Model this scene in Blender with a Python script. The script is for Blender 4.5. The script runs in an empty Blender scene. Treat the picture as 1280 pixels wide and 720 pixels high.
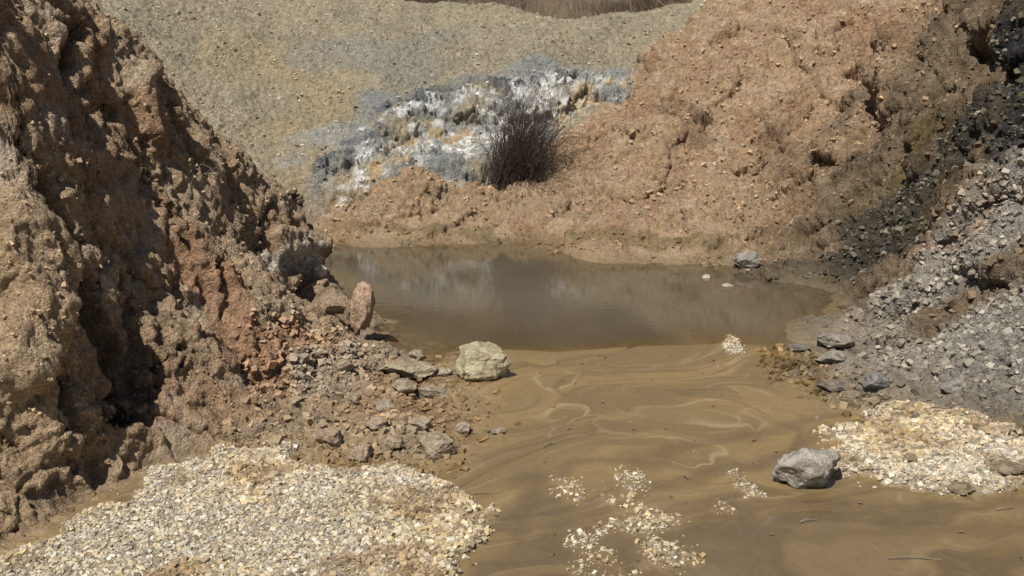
import bpy, math, numpy as np, time
rng=np.random.default_rng(7)
sc=bpy.context.scene
PITCH=math.radians(14); FPX=1372.0; CH=3.5
sp,cp=math.sin(PITCH),math.cos(PITCH)
# ---------- camera ----------
cam=bpy.data.objects.new("camera",bpy.data.cameras.new("camera"))
sc.collection.objects.link(cam); sc.camera=cam
cam.location=(0,0,CH); cam.rotation_euler=(math.radians(90)-PITCH,0,0)
cam.data.sensor_width=36; cam.data.lens=36*FPX/1280; cam.data.clip_end=2000; cam.data.clip_start=.05
# survey helper: bearing measured on the photo + plan distance -> world point
def sv(u,v,y):
    cx=(u-640)/FPX; cy=-(v-360)/FPX
    dy=cp+cy*sp; dz=-sp+cy*cp; t=y/dy
    return (cx*t,y,CH+t*dz)
def g0(u,v):
    cy=-(v-360)/FPX; dz=-sp+cy*cp; t=-CH/dz
    return ((u-640)/FPX*t,(cp+cy*sp)*t)
# ---------- noise ----------
_p=rng.permutation(256).astype(np.int32); _p=np.concatenate([_p,_p,_p])
_g=rng.normal(size=(256,3)).astype(np.float32); _g/=np.linalg.norm(_g,axis=1)[:,None]
_gx,_gy,_gz=[np.ascontiguousarray(_g[:,i]) for i in range(3)]
def pn(x,y,z):
    x=x.astype(np.float32);y=y.astype(np.float32);z=z.astype(np.float32)
    xf=np.floor(x);yf=np.floor(y);zf=np.floor(z)
    xi=xf.astype(np.int32)&255;yi=yf.astype(np.int32)&255;zi=zf.astype(np.int32)&255
    x=x-xf;y=y-yf;z=z-zf
    fx=x*x*x*(x*(x*6-15)+10);fy=y*y*y*(y*(y*6-15)+10);fz=z*z*z*(z*(z*6-15)+10)
    ab={}
    for i in (0,1):
        a=_p[xi+i]
        for j in (0,1): ab[i,j]=_p[a+yi+j]
    def c(i,j,k):
        h=_p[ab[i,j]+zi+k]
        return _gx[h]*(x-i)+_gy[h]*(y-j)+_gz[h]*(z-k)
    def lp(a,b,t): return a+(b-a)*t
    r0=lp(lp(c(0,0,0),c(1,0,0),fx),lp(c(0,1,0),c(1,1,0),fx),fy)
    r1=lp(lp(c(0,0,1),c(1,0,1),fx),lp(c(0,1,1),c(1,1,1),fx),fy)
    return lp(r0,r1,fz)*1.5
def N(P,size,off=0.,st=(1,1,1)):
    return pn(P[:,0]/size*st[0]+off,P[:,1]/size*st[1]+off*1.7,P[:,2]/size*st[2]+off*.6)
def fbm(P,size,o=3,off=0.,st=(1,1,1)):
    r=0;a=1.
    for i in range(o):
        r=r+a*N(P,size/2**i,off+i*13.1,st); a*=.5
    return r
def Nm(w,P,*a,f=None,**k):
    m=w>.002; o=np.zeros(len(P),np.float32); o[m]=(f or N)(P[m],*a,**k); return o
def sst(a,b,x):
    t=np.clip((x-a)/(b-a),0,1); return t*t*(3-2*t)
# ---------- landforms through surveyed heights ----------
class Form:
    def __init__(s,pts):
        p=np.array(pts,float); s.c=p[:,:2]; n=len(p)
        A=np.ones((n+1,n+1)); A[n,n]=0
        A[:n,:n]=np.sqrt(((s.c[:,None]-s.c[None])**2).sum(-1)+.01)
        w=np.linalg.solve(A,np.append(p[:,2],0)); s.w=w[:n]; s.k=w[n]
    def __call__(s,x,y):
        x=x.astype(np.float32);y=y.astype(np.float32)
        r=np.full(x.shape,s.k,np.float32)
        for (a,b),w in zip(s.c.astype(np.float32),s.w.astype(np.float32)):
            r+=w*np.sqrt((x-a)**2+(y-b)**2+np.float32(.01))
        return r
def b0(u,v): x,y=g0(u,v); return (x,y,0.)
bank=Form([sv(100,0,10.5),sv(150,60,10.8),sv(210,100,11.2),sv(240,130,11.5),sv(275,190,12),sv(300,215,12.2),sv(355,245,12.6),sv(400,290,13),sv(410,350,13),
 sv(0,0,8.6),sv(0,200,8.3),sv(0,350,7.8),sv(0,550,7.2),b0(0,695),b0(100,640),sv(100,500,7.9),sv(100,350,8.6),sv(100,200,9.2),sv(100,100,9.8),
 b0(170,600),sv(200,500,8.6),sv(200,400,9.2),sv(200,300,9.9),sv(200,200,10.6),b0(300,565),sv(300,500,9.1),sv(300,400,10),sv(300,300,11),
 b0(400,575),sv(400,480,9.8),sv(400,400,11),sv(370,340,11.9),b0(540,575),sv(530,520,9.05),b0(560,490),sv(480,450,10.7),b0(515,430),sv(450,420,11.3),b0(470,400),
 (.5,8,-.4),(.5,10,-.5),(.4,12,-.5),(-.5,13.5,-.5),(-1.5,15,-.5),(-2.6,16,-.5),(-3.6,17.5,-.3),(-3.3,5.8,-.4),(-2,7.3,-.35),(-1,7.5,-.3),(-4.6,5,-.3),
 (3,8,-1),(3,11,-1),(3,14,-1),(5,6,-1.2),(7,10,-1.6),(7,15,-1.6),(2,5,-1),(12,8,-2),(12,16,-2),(2,19,-1.2),(8,24,-2),(0,30,-1),(0,17,-.9),
 (-6,7,3.2),(-6,10,4.8),(-5.6,12,4.4),(-5.2,14,2.6),(-8,8,5),(-8,14,5),(-7.5,18,3.),(-4.2,14.6,.5),(-12,10,6),(-12,18,5)])
rub=Form([b0(1060,365),b0(1010,405),b0(990,470),b0(1040,500),b0(1100,520),b0(1180,540),b0(1280,560),sv(1280,450,9.6),sv(1280,300,11),sv(1280,130,12.3),sv(1280,0,13.3),
 sv(1150,400,11.6),sv(1150,330,12.8),sv(1150,250,14),sv(1150,180,15.2),sv(1200,100,16),sv(1200,0,17.5),sv(1050,330,14.5),sv(1050,280,15.6),sv(1050,210,17),b0(960,350),b0(930,330),sv(980,300,16.2),
 sv(1050,450,10.75),sv(1150,470,9.95),(8,10,3.5),(8,14,5),(9,18,5.5),(6.5,7.2,.5),(5.2,7.4,-.1),(7,5.5,-.1),(4,7,-.5),(4,5,-.6),(3,8.2,-.3),(2.2,10.4,-.4),(2.7,12.6,-.5),(3.2,14,-.35),(2,16,-.4),(2,20,-.3),(12,20,6.),(12,10,5),(5,21,.6),(8,22,3.4),
 (-2,8,-1),(-3,14,-1.2),(-6,20,-1.5),(0,6,-.9),(0,26,-1),(-8,10,-2)])
mound=Form([b0(420,300),b0(500,302),b0(560,303),b0(640,302),b0(700,312),b0(740,321),b0(850,325),b0(930,330),sv(445,277,17.9),sv(520,215,18.7),sv(545,240,18.6),sv(610,246,19),sv(650,236,19.3),
 sv(700,190,20),sv(760,140,21),sv(850,70,22.5),sv(900,10,24),sv(700,270,18.2),sv(800,260,18),sv(800,180,19.6),sv(900,200,19),sv(900,280,17.2),sv(900,100,21),sv(1000,200,18.6),sv(1000,100,20.5),sv(1000,0,23),
 sv(1100,80,20.5),sv(1100,0,22),sv(1180,0,20.5),sv(1060,240,17.3),sv(600,275,18.2),sv(500,270,18),(-4,17,-.25),(-4,19,-.1),(-2.4,19.7,.1),(-1,20.,.1),(.2,20.6,.1),(1.6,22.6,.8),(3.3,25.2,2.),(5,28,3),(9,28,5.5),(14,24,6),
 (-2,16,-.4),(0,16,-.4),(1.3,15,-.4),(3,14.5,-.4),(6,14,-.2),(0,12,-1.5),(-4,13,-1.5),(4,9,-2),(-3,8,-2.5),(8,9,-2),(-8,20,-1),(-6,26,-.5),(8,18,3),(12,18,5)])
hill=Form([sv(395,275,18.9),sv(420,200,20.5),sv(300,200,20),sv(300,100,23),sv(300,0,27),sv(480,130,22),sv(500,60,24.5),sv(500,0,27.5),sv(650,200,20.6),sv(650,100,23),sv(620,11,27),sv(680,22,26.6),sv(740,28,26.2),sv(800,22,26.6),sv(740,100,23.5),
 sv(800,60,25),sv(870,3,27.5),sv(560,180,21),(-8,17,1.5),(-12,20,4),(-10,28,6),(-5,17,.2),(-4,16.5,-.3),(0,18.5,-.1),(3,18.5,-.1),(-2,18,-.1),(2,29.5,2.2),(-2,31,3),(-6,31,4.6),(6,30,3),(2,34,.5),(-5,36,3),(-14,34,6),(6,36,1),(10,26,3),(10,20,0),
 (0,13,-2.5),(5,13,-2.5),(0,6,-4),(-5,12,-1.5)])
def poly_sd(x,y,poly):
    P=np.array(poly,np.float32); d=np.full(x.shape,1e9,np.float32); ins=np.zeros(x.shape,bool)
    for i in range(len(P)):
        a=P[i];b=P[(i+1)%len(P)]; e=b-a; wx=x-a[0]; wy=y-a[1]
        t=np.clip((wx*e[0]+wy*e[1])/(e@e+1e-12),0,1)
        d=np.minimum(d,(wx-e[0]*t)**2+(wy-e[1]*t)**2)
        c=((a[1]>y)!=(b[1]>y))
        if abs(e[1])>1e-9: ins^=c&(x<a[0]+e[0]*(y-a[1])/e[1])
    d=np.sqrt(d); return np.where(ins,-d,d)
POND=[g0(*q) for q in [(400,298),(470,300),(560,302),(640,301),(700,311),(740,319),(850,323),(930,328),(965,348),(1100,360),(1050,405),(1005,436),(900,430),(800,434),(700,440),(620,437),(545,442),(500,425),(460,405),(400,350),(370,320)]]
def flat(x,y,s=None):
    s=poly_sd(x,y,POND) if s is None else s
    return np.where(s<0,-.3*(1-np.exp(np.minimum(s,0)/4.)),.07*(1-np.exp(-np.maximum(s,0)/3.)))
def far(x,y): return (y-31.3)*.72+.03*np.abs(x)*np.clip((y-25)/20,0,1)-np.maximum(y-55,0)*.68
def H0(x,y,s=None):
    return np.stack([flat(x,y,s),bank(x,y),rub(x,y),mound(x,y),hill(x,y),far(x,y)])
def hit(u,v):
    ys=np.linspace(5,45,1600); cx=(u-640)/FPX; cy=-(v-360)/FPX
    t=ys/(cp+cy*sp); X=cx*t; Z=CH+t*(-sp+cy*cp); h=H0(X,ys).max(0); i=int(np.argmax(h>=Z))
    return (X[i],ys[i],Z[i])
# ---------- grid ----------
def seg(a,b,n): return np.linspace(a,b,n,endpoint=False)
th=np.radians(np.concatenate([seg(-60,-28,60),seg(-28,28,1050),np.linspace(28,60,61)]))
rr=np.exp(np.concatenate([seg(math.log(3.2),math.log(5.6),40),seg(math.log(5.6),math.log(29),1150),seg(math.log(29),math.log(60),110),np.linspace(math.log(60),math.log(600),40)]))
R,Tt=np.meshgrid(rr,th,indexing='ij'); nr,nt=R.shape
X=(R*np.sin(Tt)).ravel().astype(np.float32);Y=(R*np.cos(Tt)).ravel().astype(np.float32)
SD=poly_sd(X,Y,POND)
HS=H0(X,Y,SD); Z=HS.max(0); lab=HS.argmax(0)
W=np.exp(np.clip((HS-Z)/.07,-30,0)); W/=W.sum(0); W=W.astype(np.float32)
V=np.stack([X,Y,Z],1).astype(np.float32)
def normals(V):
    G=V.reshape(nr,nt,3); du=np.empty_like(G);dv=np.empty_like(G)
    du[1:-1]=G[2:]-G[:-2];du[0]=G[1]-G[0];du[-1]=G[-1]-G[-2]
    dv[:,1:-1]=G[:,2:]-G[:,:-2];dv[:,0]=G[:,1]-G[:,0];dv[:,-1]=G[:,-1]-G[:,-2]
    n=np.cross(dv.reshape(-1,3),du.reshape(-1,3)); area=np.linalg.norm(n,axis=1)+1e-12
    n/=area[:,None]; return n,area
wf,wb,wr,wm,wh,wx=W
near=(Y<50).astype(np.float32)
def stroke(P,pts,width,wob=.4,seed=0.,wsize=1.6,soft=(.55,1.15)):
    pts=np.array([hit(*q) for q in pts],np.float32); m=(P[:,0]>pts[:,0].min()-3*width)&(P[:,0]<pts[:,0].max()+3*width)&(P[:,1]>pts[:,1].min()-3*width)&(P[:,1]<pts[:,1].max()+3*width)
    out=np.zeros(len(P),np.float32); Q=P[m]
    if len(Q)==0: return out
    Q=Q+width*wob*np.stack([N(Q,width*wsize,seed+3),N(Q,width*wsize,seed+9),N(Q,width*wsize,seed+19)],1)*1.5
    d=np.full(len(Q),1e9)
    for a,b in zip(pts[:-1],pts[1:]):
        e=b-a; w=Q-a; t=np.clip(w@e/(e@e+1e-9),0,1); d=np.minimum(d,((w-t[:,None]*e)**2).sum(1))
    out[m]=1-sst(soft[0],soft[1],np.sqrt(d)/width); return out
n0,_=normals(V)
V0=V.copy()
# large displacement
Vb=V0+.22*np.stack([Nm(wb,V,.8,3),Nm(wb,V,.8,7),Nm(wb,V,.8,11)],1)+.09*np.stack([Nm(wb,V,.22,33),Nm(wb,V,.22,37),Nm(wb,V,.22,41)],1)+.03*np.stack([Nm(wb,V,.09,53),Nm(wb,V,.09,57),Nm(wb,V,.09,61)],1)
d=wb*(.13*Nm(wb,V,1.2,0.,(1,1,.45),f=lambda P,s,o,st:fbm(P,s,3,o,st))+.20*np.abs(Nm(wb,Vb,1.5,40,(1,1,.28)))-.08+.09*(sst(.0,.12,Nm(wb,Vb,.9,60,(1,1,.35)))-.5)+.035*(sst(.0,.12,Nm(wb,Vb,.5,66,(1,1,.45)))-.5))
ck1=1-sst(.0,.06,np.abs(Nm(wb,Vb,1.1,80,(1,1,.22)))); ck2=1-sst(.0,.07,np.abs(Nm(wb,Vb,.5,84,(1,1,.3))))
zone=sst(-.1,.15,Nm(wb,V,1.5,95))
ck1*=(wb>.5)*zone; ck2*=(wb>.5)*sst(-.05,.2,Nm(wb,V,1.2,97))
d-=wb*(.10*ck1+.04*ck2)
d+=wm*(.22*Nm(wm,V,2.2,f=lambda P,s:fbm(P,s,3,70))+.16*np.abs(Nm(wm,V,1.5,33))*2.+.14*(sst(0,.08,Nm(wm,V,1.4,37))-.5))
d+=wr*(.14*Nm(wr,V,1.3,f=lambda P,s:fbm(P,s,3,90))+.16*(sst(0,.12,Nm(wr,V,.9,21))-.5))
d+=wh*(.15*Nm(wh,V,2.5,f=lambda P,s:fbm(P,s,3,120))+.14*np.abs(Nm(wh,V,1.8,44,(1.5,.5,.5))))
d+=wx*near*.5*Nm(wx,V,4,f=lambda P,s:fbm(P,s,3,10))
V=V+n0*d[:,None]
for pts,w,dep in [([(70,225),(85,300),(110,360),(150,440),(160,520)],.17,.45),([(170,350),(185,420),(180,490)],.12,.26),([(205,110),(235,150),(262,205)],.15,.35),([(60,480),(90,540),(125,600)],.1,.18),([(270,330),(290,400)],.07,.13),([(100,30),(85,90)],.12,.2),([(225,350),(250,420),(300,440)],.07,.14),([(150,130),(190,230),(230,300)],.07,.14),([(330,270),(350,330)],.07,.15),
   ([(392,335),(402,360)],.20,.55),
   ([(840,140),(870,155),(890,150)],.25,.3),([(960,175),(1010,200),(1040,215)],.2,.25),([(1085,95),(1095,140),(1080,180)],.3,.4),([(1150,60),(1120,100)],.25,.3),([(600,225),(640,222),(670,215)],.3,.35),([(1210,60),(1250,90)],.3,.4)]:
    V=V-n0*(dep*stroke(V0,pts,w,.5))[:,None]
for pts,w,dep in [([(15,290),(30,380),(30,450)],.32,.25),([(250,300),(300,380),(330,440)],.22,.12),([(180,100),(190,150)],.2,.15),([(1110,85),(1125,125)],.5,.35),([(350,300),(400,305)],.15,.2)]:
    V=V+n0*(dep*stroke(V0,pts,w,.4))[:,None]
V=V+n0*(.28*stroke(V0,[(440,225),(520,160),(620,150),(720,125),(820,95)],1.0,.8,2))[:,None]
n1,_=normals(V)
bl=lambda P,s:np.abs(N(P,s,5))+.5*np.abs(N(P,s/2.1,8))
fin=fbm(V,.12,3,12); fin2=fbm(V,.45,2,15)
wall=1-wf
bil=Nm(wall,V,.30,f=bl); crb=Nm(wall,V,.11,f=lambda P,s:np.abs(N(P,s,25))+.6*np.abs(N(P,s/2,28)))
scree=np.clip(stroke(V0,[(400,470),(470,460),(530,520),(470,560),(380,540)],.8,.4,2,soft=(.3,1.3)),0,1)
roughz=.45+.75*sst(-.25,.3,Nm(wb,V,.9,73))
d=wb*roughz*(-.02*bil+.045*fin+.05*fin2+.02*crb+.04*(sst(0,.08,Nm(wb,Vb,.3,61))-.5)+.018*(sst(0,.1,Nm(wb,Vb,.14,63))-.5))
d+=wb*scree*(.05*crb+.03*fin)
d+=wm*(.05*bil+.05*fin+.07*fin2+.05*crb+.04*(sst(0,.08,Nm(wm,V,.5,39))-.5)); d+=wr*(.08*bil+.06*fin+.05*fin2+.05*crb); d+=wh*(.03*bil+.045*fin+.04*fin2+.02*crb)+wx*near*.2*bil
out_=stroke(V0,[(430,225),(520,165),(620,150),(720,125),(820,95)],.9,.8,2)
d+=wh*out_*(.12*bil+.07*fin+.06*crb+.10*(sst(0,.08,Nm(wh,V,.6,39,(1,2,2)))-.5))
V=V+n1*d[:,None]
# mud micro relief : braided runnels
Pf=V0*np.array([1,1,0],np.float32)
def warp(P,s,a,o): return P+np.stack([N(P,s,o),N(P,s,o+4),0*P[:,0]],1).astype(np.float32)*a
Pw=warp(warp(warp(Pf,1.6,.9,3),.5,.22,13),.18,.05,17)
cA,sA=math.cos(.35),math.sin(.35)
Pw=np.stack([Pw[:,0]*cA+Pw[:,1]*sA,-Pw[:,0]*sA+Pw[:,1]*cA,0*X],1).astype(np.float32)
run=np.abs(N(Pw,.6,31,(.35,1.,1)))
def ln(s,o,w): return 1-sst(0,w,np.abs(N(Pw,s,o,(.3,1.,1))))
thin=ln(.45,51,.06); thin2=ln(.8,57,.05); thin3=ln(.22,59,.10)
zf=sst(-.2,.25,N(Pf,1.1,5)); zg=sst(-.2,.25,N(Pf,.9,25))
V[:,2]+=wf*(.004*run+.0012*N(Pf,.05,2)+.003*thin*zf-.004*thin2+.002*thin3*zg)*(Y<16)
chan=0*X
for k,(pts,w) in enumerate([([(1045,515),(960,545),(880,552),(800,575),(720,580),(670,610),(640,700)],.10),([(1040,535),(1000,570),(900,590),(800,620),(700,650),(650,720)],.12),
   ([(870,700),(1000,672),(1150,660),(1300,655)],.12),([(900,640),(1050,640),(1300,625)],.10)]):
    chan=np.maximum(chan,stroke(warp(V0,.4,.1,k),pts,w,.5,k,3,soft=(.1,1.4)))
V[:,2]-=.008*chan*wf
# gravel patches
def patch(poly,soft,seed=0,amp=.12):
    pl=[hit(*q)[:2] for q in poly]; pl=np.array(pl)
    m=(X>pl[:,0].min()-1)&(X<pl[:,0].max()+1)&(Y>pl[:,1].min()-1)&(Y<pl[:,1].max()+1)
    o=np.zeros(len(X),np.float32)
    Q=Pf[m]; s=poly_sd(X[m],Y[m],pl)+amp*fbm(Q,.35,3,seed)
    o[m]=1-sst(-soft,soft,s); return o
pA=[(-60,735),(0,703),(90,668),(150,632),(185,602),(240,582),(290,562),(350,560),(385,585),(440,592),(500,588),(550,600),(600,650),(612,672),(565,700),(545,745),(300,900),(-250,900)]
pB=[(1040,555),(1060,535),(1120,515),(1180,525),(1270,550),(1330,570),(1330,600),(1245,612),(1180,618),(1100,600),(1060,598),(1025,575)]
gA=patch(pA,.10,1,.17); gB=patch(pB,.09,2,.16)
gC=np.clip(patch([(765,598),(790,595),(825,640),(845,715),(805,712),(785,650)],.12,3,.2)*.7+patch([(690,595),(725,600),(725,625),(695,620)],.08,4)*.35+patch([(705,675),(755,665),(780,715),(725,715)],.09,5,.18)*.55
   +patch([(908,592),(922,590),(955,622),(932,624)],.05,6,.06)+patch([(905,420),(918,420),(930,440),(912,444)],.04,7,.05)+patch([(895,625),(915,628),(915,640),(895,640)],.05,8)*.4,0,1)
gS=patch(pA,.3,11,.2)*(1-gA)+patch(pB,.25,12,.2)*(1-gB)
V[:,2]+=gA*(.05+.03*N(Pf,.6,4))+.055*gB+.012*gC
# ---------- colour ----------
def C(*c): return np.array(c,np.float32)
def mix(a,b,t): return a+(b-a)*t[:,None].astype(np.float32)
def full(c): return np.tile(c,(len(X),1)).astype(np.float32)
n1a=fbm(V,1.6,3,200); n2a=fbm(V,.5,3,220); n3a=fbm(V,.15,2,240)
cb=mix(full(C(.44,.32,.205)),C(.39,.26,.16),sst(-.1,.5,n1a)); cb=mix(cb,C(.53,.42,.30),sst(.1,.6,n2a)*.6); cb=mix(cb,C(.31,.215,.135),sst(.15,.6,-n2a)*.6)
for pts,w,c,k in [([(130,80),(140,130),(200,160)],.35,C(.40,.25,.15),.7),([(230,290),(270,370),(330,440),(370,430)],.36,C(.38,.22,.13),.75),([(400,480),(470,440),(520,440)],.4,C(.37,.31,.235),.7),([(350,322),(395,318)],.14,C(.70,.62,.49),.85),([(0,190),(10,210)],.2,C(.55,.45,.36),.6),([(30,250),(20,420),(40,560)],.5,C(.48,.35,.215),.6),([(330,540),(450,560),(530,550)],.3,C(.43,.345,.25),.7)]:
    cb=mix(cb,c,k*stroke(V0,pts,w,.6,7))
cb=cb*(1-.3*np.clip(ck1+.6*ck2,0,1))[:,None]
ch=mix(full(C(.385,.33,.225)),C(.335,.295,.205),sst(-.1,.4,n1a)); ch=mix(ch,C(.46,.40,.28),sst(.0,.6,n2a)*.5)
ch=mix(ch,C(.42,.33,.20),.6*stroke(V0,[(330,60),(380,150),(430,230),(350,210)],1.2,.8,3))
ch=mix(ch,C(.30,.29,.24),.6*stroke(V0,[(440,70),(560,60)],1.1,.8,5))
for pts,w,c,k in [
 ([(400,272),(430,225),(480,160),(560,125),(660,112),(760,108),(845,85)],.75,C(.30,.30,.285),.95),
 ([(450,230),(560,200),(640,190),(720,160),(780,125)],.95,C(.38,.38,.35),.95),
 ([(490,140),(560,122),(640,115),(700,125)],.5,C(.12,.13,.135),.95),
 ([(425,222),(455,205),(480,190)],.34,C(.15,.16,.17),.85),([(560,200),(610,205)],.6,C(.27,.28,.27),.75),([(640,140),(690,128)],.4,C(.17,.18,.185),.8)]:
    ch=mix(ch,c,k*stroke(V0,pts,w,1.1,w*9)*(.75+.25*sst(-.2,.2,n2a)))
wpat=.12+.88*sst(-.10,.06,fbm(V,.38,4,410,(1,2.2,2.)))
for pts,w,c,k in [
 ([(395,274),(440,258),(470,225),(520,200),(570,175),(640,165),(700,130)],.44,C(.80,.79,.75),1),
 ([(560,195),(620,175),(690,150),(760,110),(840,88)],.5,C(.82,.79,.72),1),([(475,170),(540,145),(600,140)],.32,C(.75,.75,.72),.95),([(730,170),(790,140)],.5,C(.72,.68,.58),.8),([(660,105),(750,100)],.25,C(.6,.6,.55),.7)]:
    ch=mix(ch,c,k*stroke(V0,pts,w,1.1,w*9)*wpat)
opat=.35+.65*sst(-.2,.15,fbm(V,.5,3,420))
for pts,w,c,k in [
 ([(458,250),(490,212),(545,186),(590,178)],.22,C(.54,.38,.18),.85),([(705,185),(740,130),(810,100)],.28,C(.62,.46,.25),.85),([(530,228),(590,228)],.3,C(.46,.38,.26),.7)]:
    ch=mix(ch,c,k*stroke(V0,pts,w,1.1,w*9)*opat)
cm=mix(full(C(.45,.315,.195)),C(.405,.265,.158),sst(-.2,.4,n1a)); cm=mix(cm,C(.52,.40,.275),sst(.1,.6,n2a)*.6)
cm=mix(cm,C(.31,.215,.13),sst(.25,.7,-n2a)*.5)
cmb=cm.copy()
for pts,w,c,k in [([(1080,60),(1110,110),(1160,90)],.8,C(.42,.26,.155),.7),([(850,150),(870,180)],.35,C(.22,.155,.1),.6),([(960,170),(1030,210)],.4,C(.26,.18,.11),.6),([(450,292),(600,298),(700,308),(900,320)],.2,C(.22,.16,.085),.8),([(560,260),(700,270),(800,290)],.4,C(.38,.28,.175),.6),([(960,300),(1010,270)],.5,C(.24,.17,.1),.7)]:  # dark strokes along the eroded steps paint step shadow into the clay colour
    cm=mix(cm,c,k*stroke(V0,pts,w,.7,4))
cr=mix(full(C(.22,.16,.10)),C(.14,.10,.06),sst(-.1,.4,n1a)); cr=mix(cr,C(.31,.235,.16),sst(.0,.5,n2a)*.5)
st_=stroke(V0,[(1190,-10),(1120,90),(1040,190),(985,260)],.8,.6,6)[:,None]; cr=cr*(1-.8*st_)+cmb*.85*.8*st_
for pts,w,c,k in [([(1300,190),(1230,300),(1120,390),(1030,450)],.75,C(.32,.29,.245),1),([(1330,330),(1250,400),(1150,460)],1.1,C(.33,.305,.26),1),([(1290,480),(1100,490)],.6,C(.28,.26,.225),.9),
   ([(1310,50),(1255,130),(1175,220),(1100,290),(1040,335),(965,345)],.72,C(.075,.066,.05),.97),([(1150,300),(1090,330)],.5,C(.07,.062,.048),.9),([(1230,80),(1150,190),(1070,270)],.25,C(.16,.125,.055),.8),([(1270,60),(1280,130),(1260,190)],.35,C(.045,.045,.045),.9),
   ([(1230,285),(1160,320)],.3,C(.36,.27,.2),.6),([(1010,405),(1040,440),(1000,470)],.22,C(.19,.175,.15),.7),([(1130,505),(1180,512),(1270,530)],.18,C(.18,.17,.15),.6),
   ([(960,310),(1000,310),(1050,280)],.2,C(.24,.19,.13),.7)]:
    cr=mix(cr,c,k*stroke(V0,pts,w,.8,6))
strk=sst(-.25,.25,fbm(Pw,.7,4,300,(.3,1.3,1)))
cf=mix(full(C(.245,.168,.073)),C(.185,.128,.056),strk)
cf=mix(cf,C(.37,.28,.155),.65*thin*zf); cf=mix(cf,C(.33,.25,.14),.4*thin3*zg); cf=mix(cf,C(.13,.09,.04),.55*thin2)
cf=mix(cf,C(.13,.088,.046),.85*patch([(560,720),(600,650),(680,600),(760,640),(860,650),(1000,625),(1400,630),(1400,900),(500,900)],.3,9,.35)*(.5+.5*strk))
cf=mix(cf,C(.145,.098,.046),.6*chan)
cf=mix(cf,C(.18,.128,.058),.8*sst(.4,-.2,SD))
cx_=mix(full(C(.20,.15,.10)),C(.08,.06,.04),sst(-.2,.4,fbm(V,3,3,77)))
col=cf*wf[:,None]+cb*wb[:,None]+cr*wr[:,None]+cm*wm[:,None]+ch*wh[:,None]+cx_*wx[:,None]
col=mix(col,C(.50,.42,.29),gA*.8); col=mix(col,C(.55,.47,.34),gB*.85); col=mix(col,C(.34,.25,.14),gC*.6)
damp=sst(.12,.0,V[:,2])*(1-wf)*(Y<19)*(1-gA)
col*= (1-.4*damp)[:,None]
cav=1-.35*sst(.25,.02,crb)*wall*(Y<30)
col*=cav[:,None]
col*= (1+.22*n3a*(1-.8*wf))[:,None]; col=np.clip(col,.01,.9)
bump=np.clip(1-wf*1.0+gA+gB+gC*.5,0,1)
wet=np.clip(wf*(1-gA)*(1-gB)*(1-gC*.6)*(.72+.3*sst(-.2,.4,fbm(Pw,.6,2,333,(.5,1.4,1)))+.3*chan)+.3*damp,0,1)
# ---------- materials ----------
def ground_mat():
    m=bpy.data.materials.new("soil"); m.use_nodes=True; nt_=m.node_tree; nt_.nodes.clear()
    A=nt_.nodes.new; L=nt_.links.new
    out=A('ShaderNodeOutputMaterial'); bs=A('ShaderNodeBsdfPrincipled'); L(bs.outputs[0],out.inputs[0])
    geo=A('ShaderNodeNewGeometry'); P=geo.outputs['Position']
    ac=A('ShaderNodeAttribute'); ac.attribute_name='Col'
    ab=A('ShaderNodeAttribute'); ab.attribute_name='bumpy'
    aw=A('ShaderNodeAttribute'); aw.attribute_name='wet'
    def noise(s,dt,r=.6):
        n=A('ShaderNodeTexNoise'); n.inputs['Scale'].default_value=s; n.inputs['Detail'].default_value=dt; n.inputs['Roughness'].default_value=r; L(P,n.inputs['Vector']); return n
    def math_(op,a,b=None,c=None):
        n=A('ShaderNodeMath'); n.operation=op
        for i,v in enumerate([a,b,c]):
            if v is None: continue
            if isinstance(v,(int,float)): n.inputs[i].default_value=v
            else: L(v,n.inputs[i])
        return n.outputs[0]
    n1=noise(14,5,.78); n2=noise(90,1,.7)
    vo=A('ShaderNodeTexVoronoi'); vo.inputs['Scale'].default_value=42; L(P,vo.inputs['Vector'])
    sep=A('ShaderNodeSeparateColor'); L(vo.outputs['Color'],sep.inputs[0])
    f=math_('MULTIPLY_ADD',n1.outputs[0],1.3,.35)
    f2=math_('MULTIPLY_ADD',sep.outputs[0],.5,.76)
    f3=math_('MULTIPLY_ADD',n2.outputs[0],.8,.6)
    ff=math_('MULTIPLY',math_('MULTIPLY',f,f2),f3)
    mf=A('ShaderNodeMix'); L(math_('MULTIPLY_ADD',ab.outputs['Fac'],.8,.2),mf.inputs[0]); mf.inputs[2].default_value=1.; L(ff,mf.inputs[3])
    vm=A('ShaderNodeVectorMath'); vm.operation='SCALE'; L(ac.outputs['Color'],vm.inputs[0]); L(mf.outputs[0],vm.inputs['Scale'])
    L(vm.outputs[0],bs.inputs['Base Color'])
    h=math_('ADD',math_('MULTIPLY',n1.outputs[0],.085),math_('MULTIPLY',n2.outputs[0],.014))
    h=math_('ADD',h,math_('MULTIPLY',vo.outputs['Distance'],-.018))
    h=math_('MULTIPLY',h,math_('MULTIPLY_ADD',ab.outputs['Fac'],.97,.03))
    b=A('ShaderNodeBump'); b.inputs['Strength'].default_value=1.; b.inputs['Distance'].default_value=1.; L(h,b.inputs['Height']); L(b.outputs[0],bs.inputs['Normal'])
    L(math_('MULTIPLY_ADD',aw.outputs['Fac'],-.76,.95),bs.inputs['Roughness'])
    L(math_('MULTIPLY_ADD',aw.outputs['Fac'],.65,.12),bs.inputs['Specular IOR Level'])
    return m
soil=ground_mat()
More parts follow.
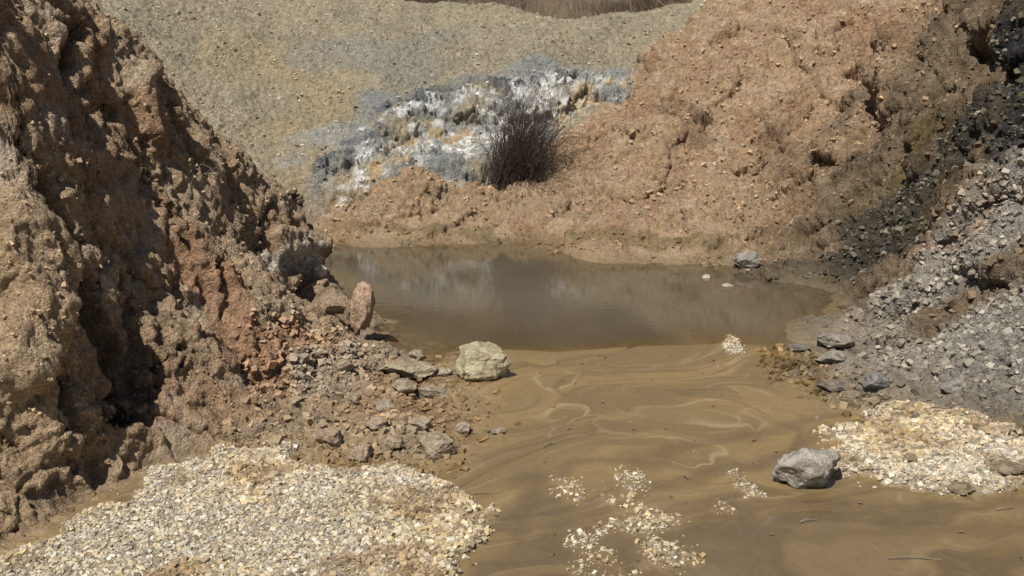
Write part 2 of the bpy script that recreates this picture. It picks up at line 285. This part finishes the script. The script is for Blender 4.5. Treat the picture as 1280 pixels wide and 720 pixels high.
def stone_mat(name,rough=.85,scale=60,bumpd=.006):
    m=bpy.data.materials.new(name); m.use_nodes=True; t=m.node_tree; bs=t.nodes['Principled BSDF']; A=t.nodes.new; L=t.links.new
    geo=A('ShaderNodeNewGeometry'); ac=A('ShaderNodeAttribute'); ac.attribute_name='Col'
    n=A('ShaderNodeTexNoise'); n.inputs['Scale'].default_value=scale; n.inputs['Detail'].default_value=5; n.inputs['Roughness'].default_value=.7; L(geo.outputs['Position'],n.inputs['Vector'])
    mm=A('ShaderNodeMath'); mm.operation='MULTIPLY_ADD'; L(n.outputs[0],mm.inputs[0]); mm.inputs[1].default_value=1.1; mm.inputs[2].default_value=.45
    vm=A('ShaderNodeVectorMath'); vm.operation='SCALE'; L(ac.outputs['Color'],vm.inputs[0]); L(mm.outputs[0],vm.inputs['Scale']); L(vm.outputs[0],bs.inputs['Base Color'])
    b=A('ShaderNodeBump'); b.inputs['Distance'].default_value=bumpd*3; b.inputs['Strength'].default_value=1; L(n.outputs[0],b.inputs['Height']); L(b.outputs[0],bs.inputs['Normal'])
    bs.inputs['Roughness'].default_value=rough; bs.inputs['Specular IOR Level'].default_value=.15
    return m
gravel_m=stone_mat("gravel_stone"); clod_m=stone_mat("clod_soil",.95,40,.006); rock_m=stone_mat("boulder_rock",.9,18,.025)
def build(name,V,F,col=None,attrs={},mat=None,smooth=True,parent=None):
    me=bpy.data.meshes.new(name); me.vertices.add(len(V)); me.vertices.foreach_set('co',np.ascontiguousarray(V,np.float32).ravel())
    n,k=F.shape; me.loops.add(n*k); me.loops.foreach_set('vertex_index',np.ascontiguousarray(F,np.int32).ravel())
    me.polygons.add(n); me.polygons.foreach_set('loop_start',np.arange(0,n*k,k,dtype=np.int32))
    me.polygons.foreach_set('use_smooth',np.full(n,smooth,bool)); me.update(calc_edges=True)
    if col is not None:
        a=me.attributes.new('Col','FLOAT_COLOR','POINT'); a.data.foreach_set('color',np.concatenate([col,np.ones((len(col),1))],1).astype(np.float32).ravel())
    for k_,v in attrs.items():
        a=me.attributes.new(k_,'FLOAT','POINT'); a.data.foreach_set('value',v.astype(np.float32))
    if mat: me.materials.append(mat)
    ob=bpy.data.objects.new(name,me); sc.collection.objects.link(ob)
    if parent: ob.parent=parent
    return ob
idx=np.arange(nr*nt,dtype=np.int32).reshape(nr,nt)
Q=np.stack([idx[:-1,:-1],idx[:-1,1:],idx[1:,1:],idx[1:,:-1]],-1).reshape(-1,4)
fl=lab[Q[:,0]]
for k,nm in enumerate(["mud_ground","clay_bank","rubble_slope","clay_mound","hill","brush_hillside"]):
    F=Q[fl==k]; mk=np.zeros(len(V),bool); mk[F.ravel()]=True; u=np.nonzero(mk)[0]; inv=np.cumsum(mk)-1
    build(nm,V[u],inv[F],col[u],{'bumpy':bump[u],'wet':wet[u]},soil)
# wide base ground
m=bpy.data.materials.new("earth"); m.use_nodes=True; bs=m.node_tree.nodes['Principled BSDF']; nz=m.node_tree.nodes.new('ShaderNodeTexNoise'); nz.inputs['Scale'].default_value=.8
rp=m.node_tree.nodes.new('ShaderNodeValToRGB'); rp.color_ramp.elements[0].color=(.15,.11,.07,1); rp.color_ramp.elements[1].color=(.3,.22,.14,1)
m.node_tree.links.new(nz.outputs[0],rp.inputs[0]); m.node_tree.links.new(rp.outputs[0],bs.inputs['Base Color']); bs.inputs['Roughness'].default_value=.95
build("ground",np.array([[-900,-900,-.6],[900,-900,-.6],[900,900,-.6],[-900,900,-.6]]),np.array([[0,1,2,3]]),mat=m)
# ---------- water ----------
px=np.linspace(-5,6.5,230);py=np.linspace(10.2,18,160); PX,PY=np.meshgrid(px,py,indexing='ij')
wxv=PX.ravel();wyv=PY.ravel(); dep=np.clip(-flat(wxv,wyv),0,1)
ii=np.arange(230*160).reshape(230,160); WF=np.stack([ii[:-1,:-1],ii[1:,:-1],ii[1:,1:],ii[:-1,1:]],-1).reshape(-1,4)
m=bpy.data.materials.new("turbid_water"); m.use_nodes=True; t=m.node_tree; t.nodes.clear(); A=t.nodes.new; L=t.links.new
out=A('ShaderNodeOutputMaterial'); at=A('ShaderNodeAttribute'); at.attribute_name='depth'
ex=A('ShaderNodeMath'); ex.operation='MULTIPLY'; L(at.outputs['Fac'],ex.inputs[0]); ex.inputs[1].default_value=-16
e2=A('ShaderNodeMath'); e2.operation='EXPONENT'; L(ex.outputs[0],e2.inputs[0])
dif=A('ShaderNodeBsdfDiffuse'); tr=A('ShaderNodeBsdfTransparent'); tr.inputs[0].default_value=(.9,.86,.78,1)
geo=A('ShaderNodeNewGeometry'); nz=A('ShaderNodeTexNoise'); nz.inputs['Scale'].default_value=.7; nz.inputs['Detail'].default_value=4; L(geo.outputs['Position'],nz.inputs['Vector'])
rp=A('ShaderNodeValToRGB'); rp.color_ramp.elements[0].position=.3; rp.color_ramp.elements[0].color=(.125,.102,.062,1); rp.color_ramp.elements[1].position=.7; rp.color_ramp.elements[1].color=(.15,.13,.092,1)
L(nz.outputs[0],rp.inputs[0]); L(rp.outputs[0],dif.inputs[0])
mx=A('ShaderNodeMixShader'); L(e2.outputs[0],mx.inputs[0]); L(dif.outputs[0],mx.inputs[1]); L(tr.outputs[0],mx.inputs[2])
gl=A('ShaderNodeBsdfGlossy'); gl.inputs['Roughness'].default_value=.02; fr=A('ShaderNodeFresnel'); fr.inputs['IOR'].default_value=1.6
rip=A('ShaderNodeTexNoise'); rip.inputs['Scale'].default_value=9; rip.inputs['Detail'].default_value=3
mp=A('ShaderNodeMapping'); mp.inputs['Scale'].default_value=(.5,1.4,1); L(geo.outputs['Position'],mp.inputs['Vector']); L(mp.outputs[0],rip.inputs['Vector'])
bp=A('ShaderNodeBump'); bp.inputs['Strength'].default_value=.10; bp.inputs['Distance'].default_value=.008; L(rip.outputs[0],bp.inputs['Height']); L(bp.outputs[0],gl.inputs['Normal']); L(bp.outputs[0],fr.inputs['Normal'])
m2=A('ShaderNodeMixShader'); L(fr.outputs[0],m2.inputs[0]); L(mx.outputs[0],m2.inputs[1]); L(gl.outputs[0],m2.inputs[2]); L(m2.outputs[0],out.inputs[0])
build("pond_water",np.stack([wxv,wyv,np.zeros_like(wxv)],1),WF,attrs={'depth':dep},mat=m)
# ---------- stones ----------
import bmesh
def ico(sub):
    bm=bmesh.new(); bmesh.ops.create_icosphere(bm,subdivisions=sub,radius=1); v=np.array([q.co[:] for q in bm.verts]); f=np.array([[w.index for w in q.verts] for q in bm.faces]); bm.free(); return v,f
I1=ico(1); I5=ico(5)
OCT=(np.array([[1,1,-1],[-1,1,-1],[-1,-1,-1],[1,-1,-1],[.8,.7,.8],[-.8,.9,.7],[-.7,-.8,.9],[.9,-.7,.7]])*.75,np.array([[0,2,1],[0,3,2],[4,5,6],[4,6,7],[0,1,5],[0,5,4],[1,2,6],[1,6,5],[2,3,7],[2,7,6],[3,0,4],[3,4,7]]))
def randrot(n):
    q=rng.normal(size=(n,4)); q/=np.linalg.norm(q,axis=1)[:,None]; w,x,y,z=q.T
    return np.stack([np.stack([1-2*(y*y+z*z),2*(x*y-z*w),2*(x*z+y*w)],1),np.stack([2*(x*y+z*w),1-2*(x*x+z*z),2*(y*z-x*w)],1),np.stack([2*(x*z-y*w),2*(y*z+x*w),1-2*(x*x+y*y)],1)],1)
def stones(name,P,S,colr,mat,base=I1,flatn=.7,smooth=False,jit=.28):
    n=len(P); bv,bf=base; k=len(bv)
    v=bv[None]*(1+jit*(rng.random((n,k,3))*2-1)); v=v*(.5+.65*rng.random((n,1,3)))
    v=np.einsum('nij,nkj->nki',randrot(n),v); v[:,:,2]*=flatn; v=v*S[:,None,None]+P[:,None]
    F=(bf[None]+(np.arange(n)*k)[:,None,None]).reshape(-1,3)
    return build(name,v.reshape(-1,3),F,np.repeat(colr,k,0),mat=mat,smooth=smooth)
nF,area=normals(V)
infr=(np.abs(X/Y)<.54)&(Y>5.2)
def pick(w,n):
    p=(w*area*infr).astype(np.float64); c=np.cumsum(p); c/=c[-1]; return np.searchsorted(c,rng.random(n)).clip(0,len(c)-1)
def jitter(i,s): return V[i]+rng.normal(size=(len(i),3))*s*np.array([1,1,0])
def pal(n,cols,var=.15):
    c=np.array(cols)[rng.integers(0,len(cols),n)]; return np.clip(c*(1+var*rng.normal(size=(n,1))),.02,.85)
gt1=sst(-.1,.35,fbm(Pf,.9,3,501)); gt2=sst(.05,.35,fbm(Pf,.5,3,511))
def gravel(name,mask,n,s0,s1):
    i=pick(mask,n); S=s0+(s1-s0)*rng.random(n)**3.2*(.8+.5*gt1[i]); P=jitter(i,.01); P[:,2]+=S*.25
    c=pal(n,[(.71,.63,.49),(.64,.55,.40),(.75,.69,.57),(.54,.45,.32),(.66,.53,.33),(.44,.38,.31),(.36,.29,.21)],.18)
    c=c*(1-.10*gt1[i][:,None]*np.array([0,.5,1.6]))*(1-.35*gt2[i][:,None]*np.array([.8,1,1.2]))
    stones(name,P,S,np.clip(c,.03,.85),gravel_m,OCT,.8)
gravel("gravel_pile",gA+.03*gS*(X<0),34000,.007,.030)
gravel("gravel_pile",gB+.03*gS*(X>0),12500,.008,.036)
gravel("gravel_pile",gC,1500,.007,.024)
def clods(name,w,n,s0,s1,e,tint=(1,1,1),var=.18,mat=clod_m,lift=.1,base=OCT):
    i=pick(w,n); S=s0+(s1-s0)*rng.random(n)**e; P=jitter(i,.01)+nF[i]*(S*lift)[:,None]
    c=np.clip(col[i]*np.array(tint)*(1+var*rng.normal(size=(n,1))),.02,.8); stones(name,P,S,c,mat,base,.85,False,.35)
clods("soil_clods",wb*(.15+.85*sst(-.05,.25,N(V,.6,91))),24000,.004,.03,7,(1.06,1.06,1.06),.10)
clods("soil_clods",wb*scree,6000,.006,.055,5,(1.12,1.12,1.12),.15)
clods("soil_clods",wm*(Y<26)*(.3+.7*sst(-.1,.2,N(V,1.,93))),13000,.008,.065,9,(1.03,1.03,1.03),.10)
clods("hill_stones",wh*(Y<29),15000,.008,.05,6,(1.1,1.1,1.1),.2)
clods("rubble_stones",wr*(.15+.85*sst(.19,.25,col[:,2]+.04)),26000,.006,.055,7,(1.15,1.12,1.07),.24,gravel_m)
band=wr*sst(.16,.08,col[:,0])
i=pick(band,4500); S=.008+.05*rng.random(4500)**6; stones("rubble_stones",jitter(i,.01)+nF[i]*(S*.1)[:,None],S,pal(4500,[(.14,.13,.11),(.09,.08,.065),(.2,.18,.14),(.26,.22,.16),(.12,.1,.05),(.1,.085,.06)],.25),gravel_m,OCT,.85)
foot=(wf+wb>.5)*stroke(V0,[(420,430),(500,470),(530,520),(520,570),(430,585),(330,560)],.5,.4,2)
clods("rubble_stones",foot.astype(float),1800,.009,.05,4,(1.25,1.22,1.16),.2,gravel_m)
foot=stroke(V0,[(990,440),(1000,470),(1060,500),(1150,530),(1290,560)],.3,.4,2)
clods("rubble_stones",foot.astype(float),1800,.009,.055,5,(1.15,1.12,1.05),.3,gravel_m)
ed=stroke(V0,[(430,300),(560,304),(700,312),(860,324),(960,345)],.25,.3,2)
clods("rubble_stones",ed.astype(float),250,.012,.06,4,(1.1,1.1,1.1),.3,gravel_m)
ms=((wf>.9)&(V[:,2]>.005)&(Y>5.5)).astype(float)
clods("pebbles",ms,120,.006,.018,3,(1.6,1.6,1.6),.3,gravel_m)
# ---------- boulders ----------
def gz(x,y):
    d=(V[:,0]-x)**2+(V[:,1]-y)**2; return float(V[np.argmin(d),2])
def boulder(name,u,v,wd,ht,dp,c1,c2,seed,rotz=0.,tilt=0.,sink=.12,cut=.55):
    x,y,z=hit(u,v); z=gz(x,y)
    bv,bf=I5; r=np.random.default_rng(seed); q=bv.copy()
    for _ in range(18):
        nn=r.normal(size=3); nn/=np.linalg.norm(nn); h=cut+.33*r.random(); dd=q@nn; q=q-np.maximum(dd-h,0)[:,None]*nn
    q32=q.astype(np.float32); q=q*(1+.20*fbm(q32,.8,4,seed*3.3)+.12*np.abs(N(q32,.25,seed))+.05*np.abs(N(q32,.1,seed)))[:,None]
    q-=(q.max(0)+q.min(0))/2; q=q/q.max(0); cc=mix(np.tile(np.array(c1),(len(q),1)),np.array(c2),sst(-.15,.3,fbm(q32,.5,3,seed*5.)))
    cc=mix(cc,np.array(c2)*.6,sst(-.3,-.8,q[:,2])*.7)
    q=q*np.array([wd/2,dp/2,ht/2]); ct,st=math.cos(tilt),math.sin(tilt); q=q@np.array([[ct,0,st],[0,1,0],[-st,0,ct]]).T
    cz,sz=math.cos(rotz),math.sin(rotz); q=q@np.array([[cz,-sz,0],[sz,cz,0],[0,0,1]]).T
    q=q+np.array([x,y+dp*.3,z+ht*(.5-sink)])
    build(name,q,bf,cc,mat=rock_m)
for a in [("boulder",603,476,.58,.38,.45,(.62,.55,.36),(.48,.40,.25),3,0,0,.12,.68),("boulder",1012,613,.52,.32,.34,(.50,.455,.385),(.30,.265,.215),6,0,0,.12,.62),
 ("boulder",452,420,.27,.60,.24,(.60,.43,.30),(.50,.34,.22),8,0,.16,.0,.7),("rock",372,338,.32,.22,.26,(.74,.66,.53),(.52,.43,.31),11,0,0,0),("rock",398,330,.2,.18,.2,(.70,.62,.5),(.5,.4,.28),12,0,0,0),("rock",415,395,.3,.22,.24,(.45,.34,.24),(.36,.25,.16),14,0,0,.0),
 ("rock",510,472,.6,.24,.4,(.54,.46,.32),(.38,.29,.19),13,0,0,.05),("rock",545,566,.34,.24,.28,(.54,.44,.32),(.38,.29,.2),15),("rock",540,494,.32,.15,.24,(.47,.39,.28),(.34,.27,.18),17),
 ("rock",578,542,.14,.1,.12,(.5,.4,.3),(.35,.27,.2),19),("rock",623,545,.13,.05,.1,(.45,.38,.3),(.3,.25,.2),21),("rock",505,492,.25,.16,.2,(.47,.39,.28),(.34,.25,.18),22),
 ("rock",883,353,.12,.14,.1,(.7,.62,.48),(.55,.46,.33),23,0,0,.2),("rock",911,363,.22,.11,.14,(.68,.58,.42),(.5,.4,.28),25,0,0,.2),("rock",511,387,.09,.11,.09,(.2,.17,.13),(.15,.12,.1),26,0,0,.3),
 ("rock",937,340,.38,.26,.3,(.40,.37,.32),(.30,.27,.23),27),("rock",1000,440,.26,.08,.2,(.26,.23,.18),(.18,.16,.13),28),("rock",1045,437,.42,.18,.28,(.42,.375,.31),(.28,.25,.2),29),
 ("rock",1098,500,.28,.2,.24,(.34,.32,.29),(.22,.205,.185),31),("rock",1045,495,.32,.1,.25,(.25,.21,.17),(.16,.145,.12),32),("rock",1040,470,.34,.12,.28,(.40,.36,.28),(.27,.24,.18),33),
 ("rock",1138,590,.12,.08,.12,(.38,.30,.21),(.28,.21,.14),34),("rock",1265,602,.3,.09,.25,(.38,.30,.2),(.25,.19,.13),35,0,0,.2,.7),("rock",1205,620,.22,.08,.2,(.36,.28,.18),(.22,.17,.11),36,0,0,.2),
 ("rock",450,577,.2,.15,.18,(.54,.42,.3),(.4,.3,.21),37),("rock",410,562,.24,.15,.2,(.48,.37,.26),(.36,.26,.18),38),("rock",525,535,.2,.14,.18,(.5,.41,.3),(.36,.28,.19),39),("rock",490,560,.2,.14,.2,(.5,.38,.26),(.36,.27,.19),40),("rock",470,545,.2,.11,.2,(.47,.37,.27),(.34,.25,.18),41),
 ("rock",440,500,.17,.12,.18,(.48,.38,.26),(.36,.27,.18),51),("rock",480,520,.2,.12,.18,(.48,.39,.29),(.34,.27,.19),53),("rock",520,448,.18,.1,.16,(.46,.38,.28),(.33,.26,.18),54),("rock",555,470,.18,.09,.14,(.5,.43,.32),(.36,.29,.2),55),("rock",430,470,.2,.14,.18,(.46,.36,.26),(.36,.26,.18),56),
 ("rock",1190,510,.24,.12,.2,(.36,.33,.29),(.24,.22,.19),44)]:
    boulder(*a)
# ---------- twigs ----------
def bark(name,c):
    m=bpy.data.materials.new(name); m.use_nodes=True; t=m.node_tree; bs=t.nodes['Principled BSDF']; n=t.nodes.new('ShaderNodeTexNoise'); n.inputs['Scale'].default_value=25
    g=t.nodes.new('ShaderNodeNewGeometry'); t.links.new(g.outputs['Position'],n.inputs['Vector'])
    r=t.nodes.new('ShaderNodeValToRGB'); r.color_ramp.elements[0].color=(*[q*.6 for q in c],1); r.color_ramp.elements[1].color=(*[q*1.5 for q in c],1); t.links.new(n.outputs[0],r.inputs[0]); t.links.new(r.outputs[0],bs.inputs['Base Color']); bs.inputs['Roughness'].default_value=.9
    return m
bk=bark("dry_twig_bark",(.065,.045,.034)); bk2=bark("grey_branch_bark",(.22,.17,.12))
def tubes(name,lines,mat):
    Vs=[];Fs=[];o=0
    for P,r in lines:
        n=len(P); P=np.array(P); T=np.gradient(P,axis=0); T/=np.linalg.norm(T,axis=1)[:,None]+1e-9
        a=np.cross(T,[.3,.2,.93]); a/=np.linalg.norm(a,axis=1)[:,None]+1e-9; b=np.cross(T,a); rad=np.array(r)[:,None]
        for k in range(3):
            an=k*2.094; Vs.append(P+rad*(a*math.cos(an)+b*math.sin(an)))
        i=np.arange(n-1)
        for k in range(3):
            k2=(k+1)%3; Fs.append(np.stack([o+k*n+i,o+k*n+i+1,o+k2*n+i+1,o+k2*n+i],1))
        o+=3*n
    return build(name,np.concatenate(Vs),np.concatenate(Fs),mat=mat)
def grow(p,d,L_,r,n,curl,up,lines,depth,br):
    P=[np.array(p)];d=np.array(d,float);d/=np.linalg.norm(d)
    for i in range(n):
        d=d+rng.normal(size=3)*curl+np.array([0,0,up]); d/=np.linalg.norm(d); P.append(P[-1]+d*L_/n)
        if depth>0 and i>0 and rng.random()<br:
            grow(P[-1],d+rng.normal(size=3)*.6,L_*.4*(.6+.6*rng.random()),r*.6,3,curl*1.2,up,lines,depth-1,br)
    lines.append((P,np.linspace(r,r*.35,n+1)))
def bush(name,u,v,n,h,lean,sx,r=.006,spread=.3,mat=bk,pos=None,depth=2,curl=.13):
    x,y,z=hit(u,v) if pos is None else pos; z=gz(x,y); lines=[]
    for i in range(n):
        p=(x+rng.normal()*sx,y+rng.normal()*sx*.7,z-.05)
        grow(p,(lean[0]+rng.normal()*spread,lean[1]+rng.normal()*spread,1),h*(.3+.75*rng.random()),r*(.6+.6*rng.random()),6,curl,-.03,lines,depth,.45)
    return tubes(name,lines,mat)
bush("dry_bush",636,246,480,1.6,(.34,0,1),.18,.0075,.13,curl=.14)
for u,v,n,h in [(1060,90,10,.8),(1090,75,12,.7),(1180,60,10,.9),(1120,45,8,.6),(1010,75,5,.4)]:
    bush("dead_shrub",u,v,n,h,(-.6,-.2,1),.2,.006,.7,bk2)
for u,v,n,h in [(250,200,7,.4),(60,235,7,.4),(200,110,6,.35)]:
    bush("dead_shrub",u,v,n,h,(.8,-.3,.3),.1,.004,.9,bk2)
bush("dead_branch",433,275,4,.55,(.5,0,.8),.05,.012,.4,bk)
for k in range(26):
    x=-5+15*rng.random(); y=31.5+4.5*rng.random(); bush("dry_brush",0,0,26,1.3+.9*rng.random(),(0,0,1),.5,.014,.6,bk if rng.random()<.6 else bk2,pos=(x,y,0),depth=1)
ls=[]
for (u,v,an,l) in [(1110,700,.0,.35),(935,350,1.1,.3),(1245,640,.3,.2),(680,560,.8,.12),(590,620,.2,.15),(860,600,2,.1),(1000,655,.4,.14),(1180,430,2.2,.4),(1075,405,2.4,.4)]:
    x,y,z=hit(u,v); z=gz(x,y)+.012; P=[(x+math.cos(an)*l*t-.0,y+math.sin(an)*l*t,z+.01*math.sin(t*5)) for t in np.linspace(0,1,7)]; ls.append((P,[.005]*7))
tubes("fallen_twigs",ls,bk2)
lm=bark("dead_leaf",(.2,.11,.06)); lv=[];lf=[]
i=pick(ms,60)
for k,j in enumerate(i):
    a=rng.random()*6.28; s=.014+.018*rng.random(); c,s_=math.cos(a),math.sin(a); o_=len(lv)
    for (p,q,h) in [(-1,0,.0),(0,-.5,.35),(1,0,.1),(0,.5,.4)]: lv.append(V[j]+np.array([(p*c-q*s_)*s,(p*s_+q*c)*s,.006+h*s]))
    lf+= [[o_,o_+1,o_+2],[o_,o_+2,o_+3]]
build("fallen_leaves",np.array(lv),np.array(lf),mat=lm,smooth=False)
# ---------- light ----------
sd=np.array([-.28,-.48,.90]); sd/=np.linalg.norm(sd)
el=math.asin(sd[2]); az=math.atan2(sd[0],sd[1])
from mathutils import Vector
sun=bpy.data.objects.new("sun",bpy.data.lights.new("sun",'SUN')); sc.collection.objects.link(sun)
sun.data.energy=5.0; sun.data.angle=math.radians(.5); sun.data.color=(1,.955,.885)
sun.rotation_euler=Vector(sd).to_track_quat('Z','Y').to_euler()
w=bpy.data.worlds.new("World"); sc.world=w; w.use_nodes=True; t=w.node_tree; bg=t.nodes['Background']; sk=t.nodes.new('ShaderNodeTexSky'); sk.sky_type='NISHITA'; sk.sun_disc=False
sk.sun_elevation=el; sk.sun_rotation=az; t.links.new(sk.outputs[0],bg.inputs[0]); bg.inputs[1].default_value=.06
sc.view_settings.view_transform='Standard'; sc.view_settings.look='None'; sc.view_settings.exposure=0
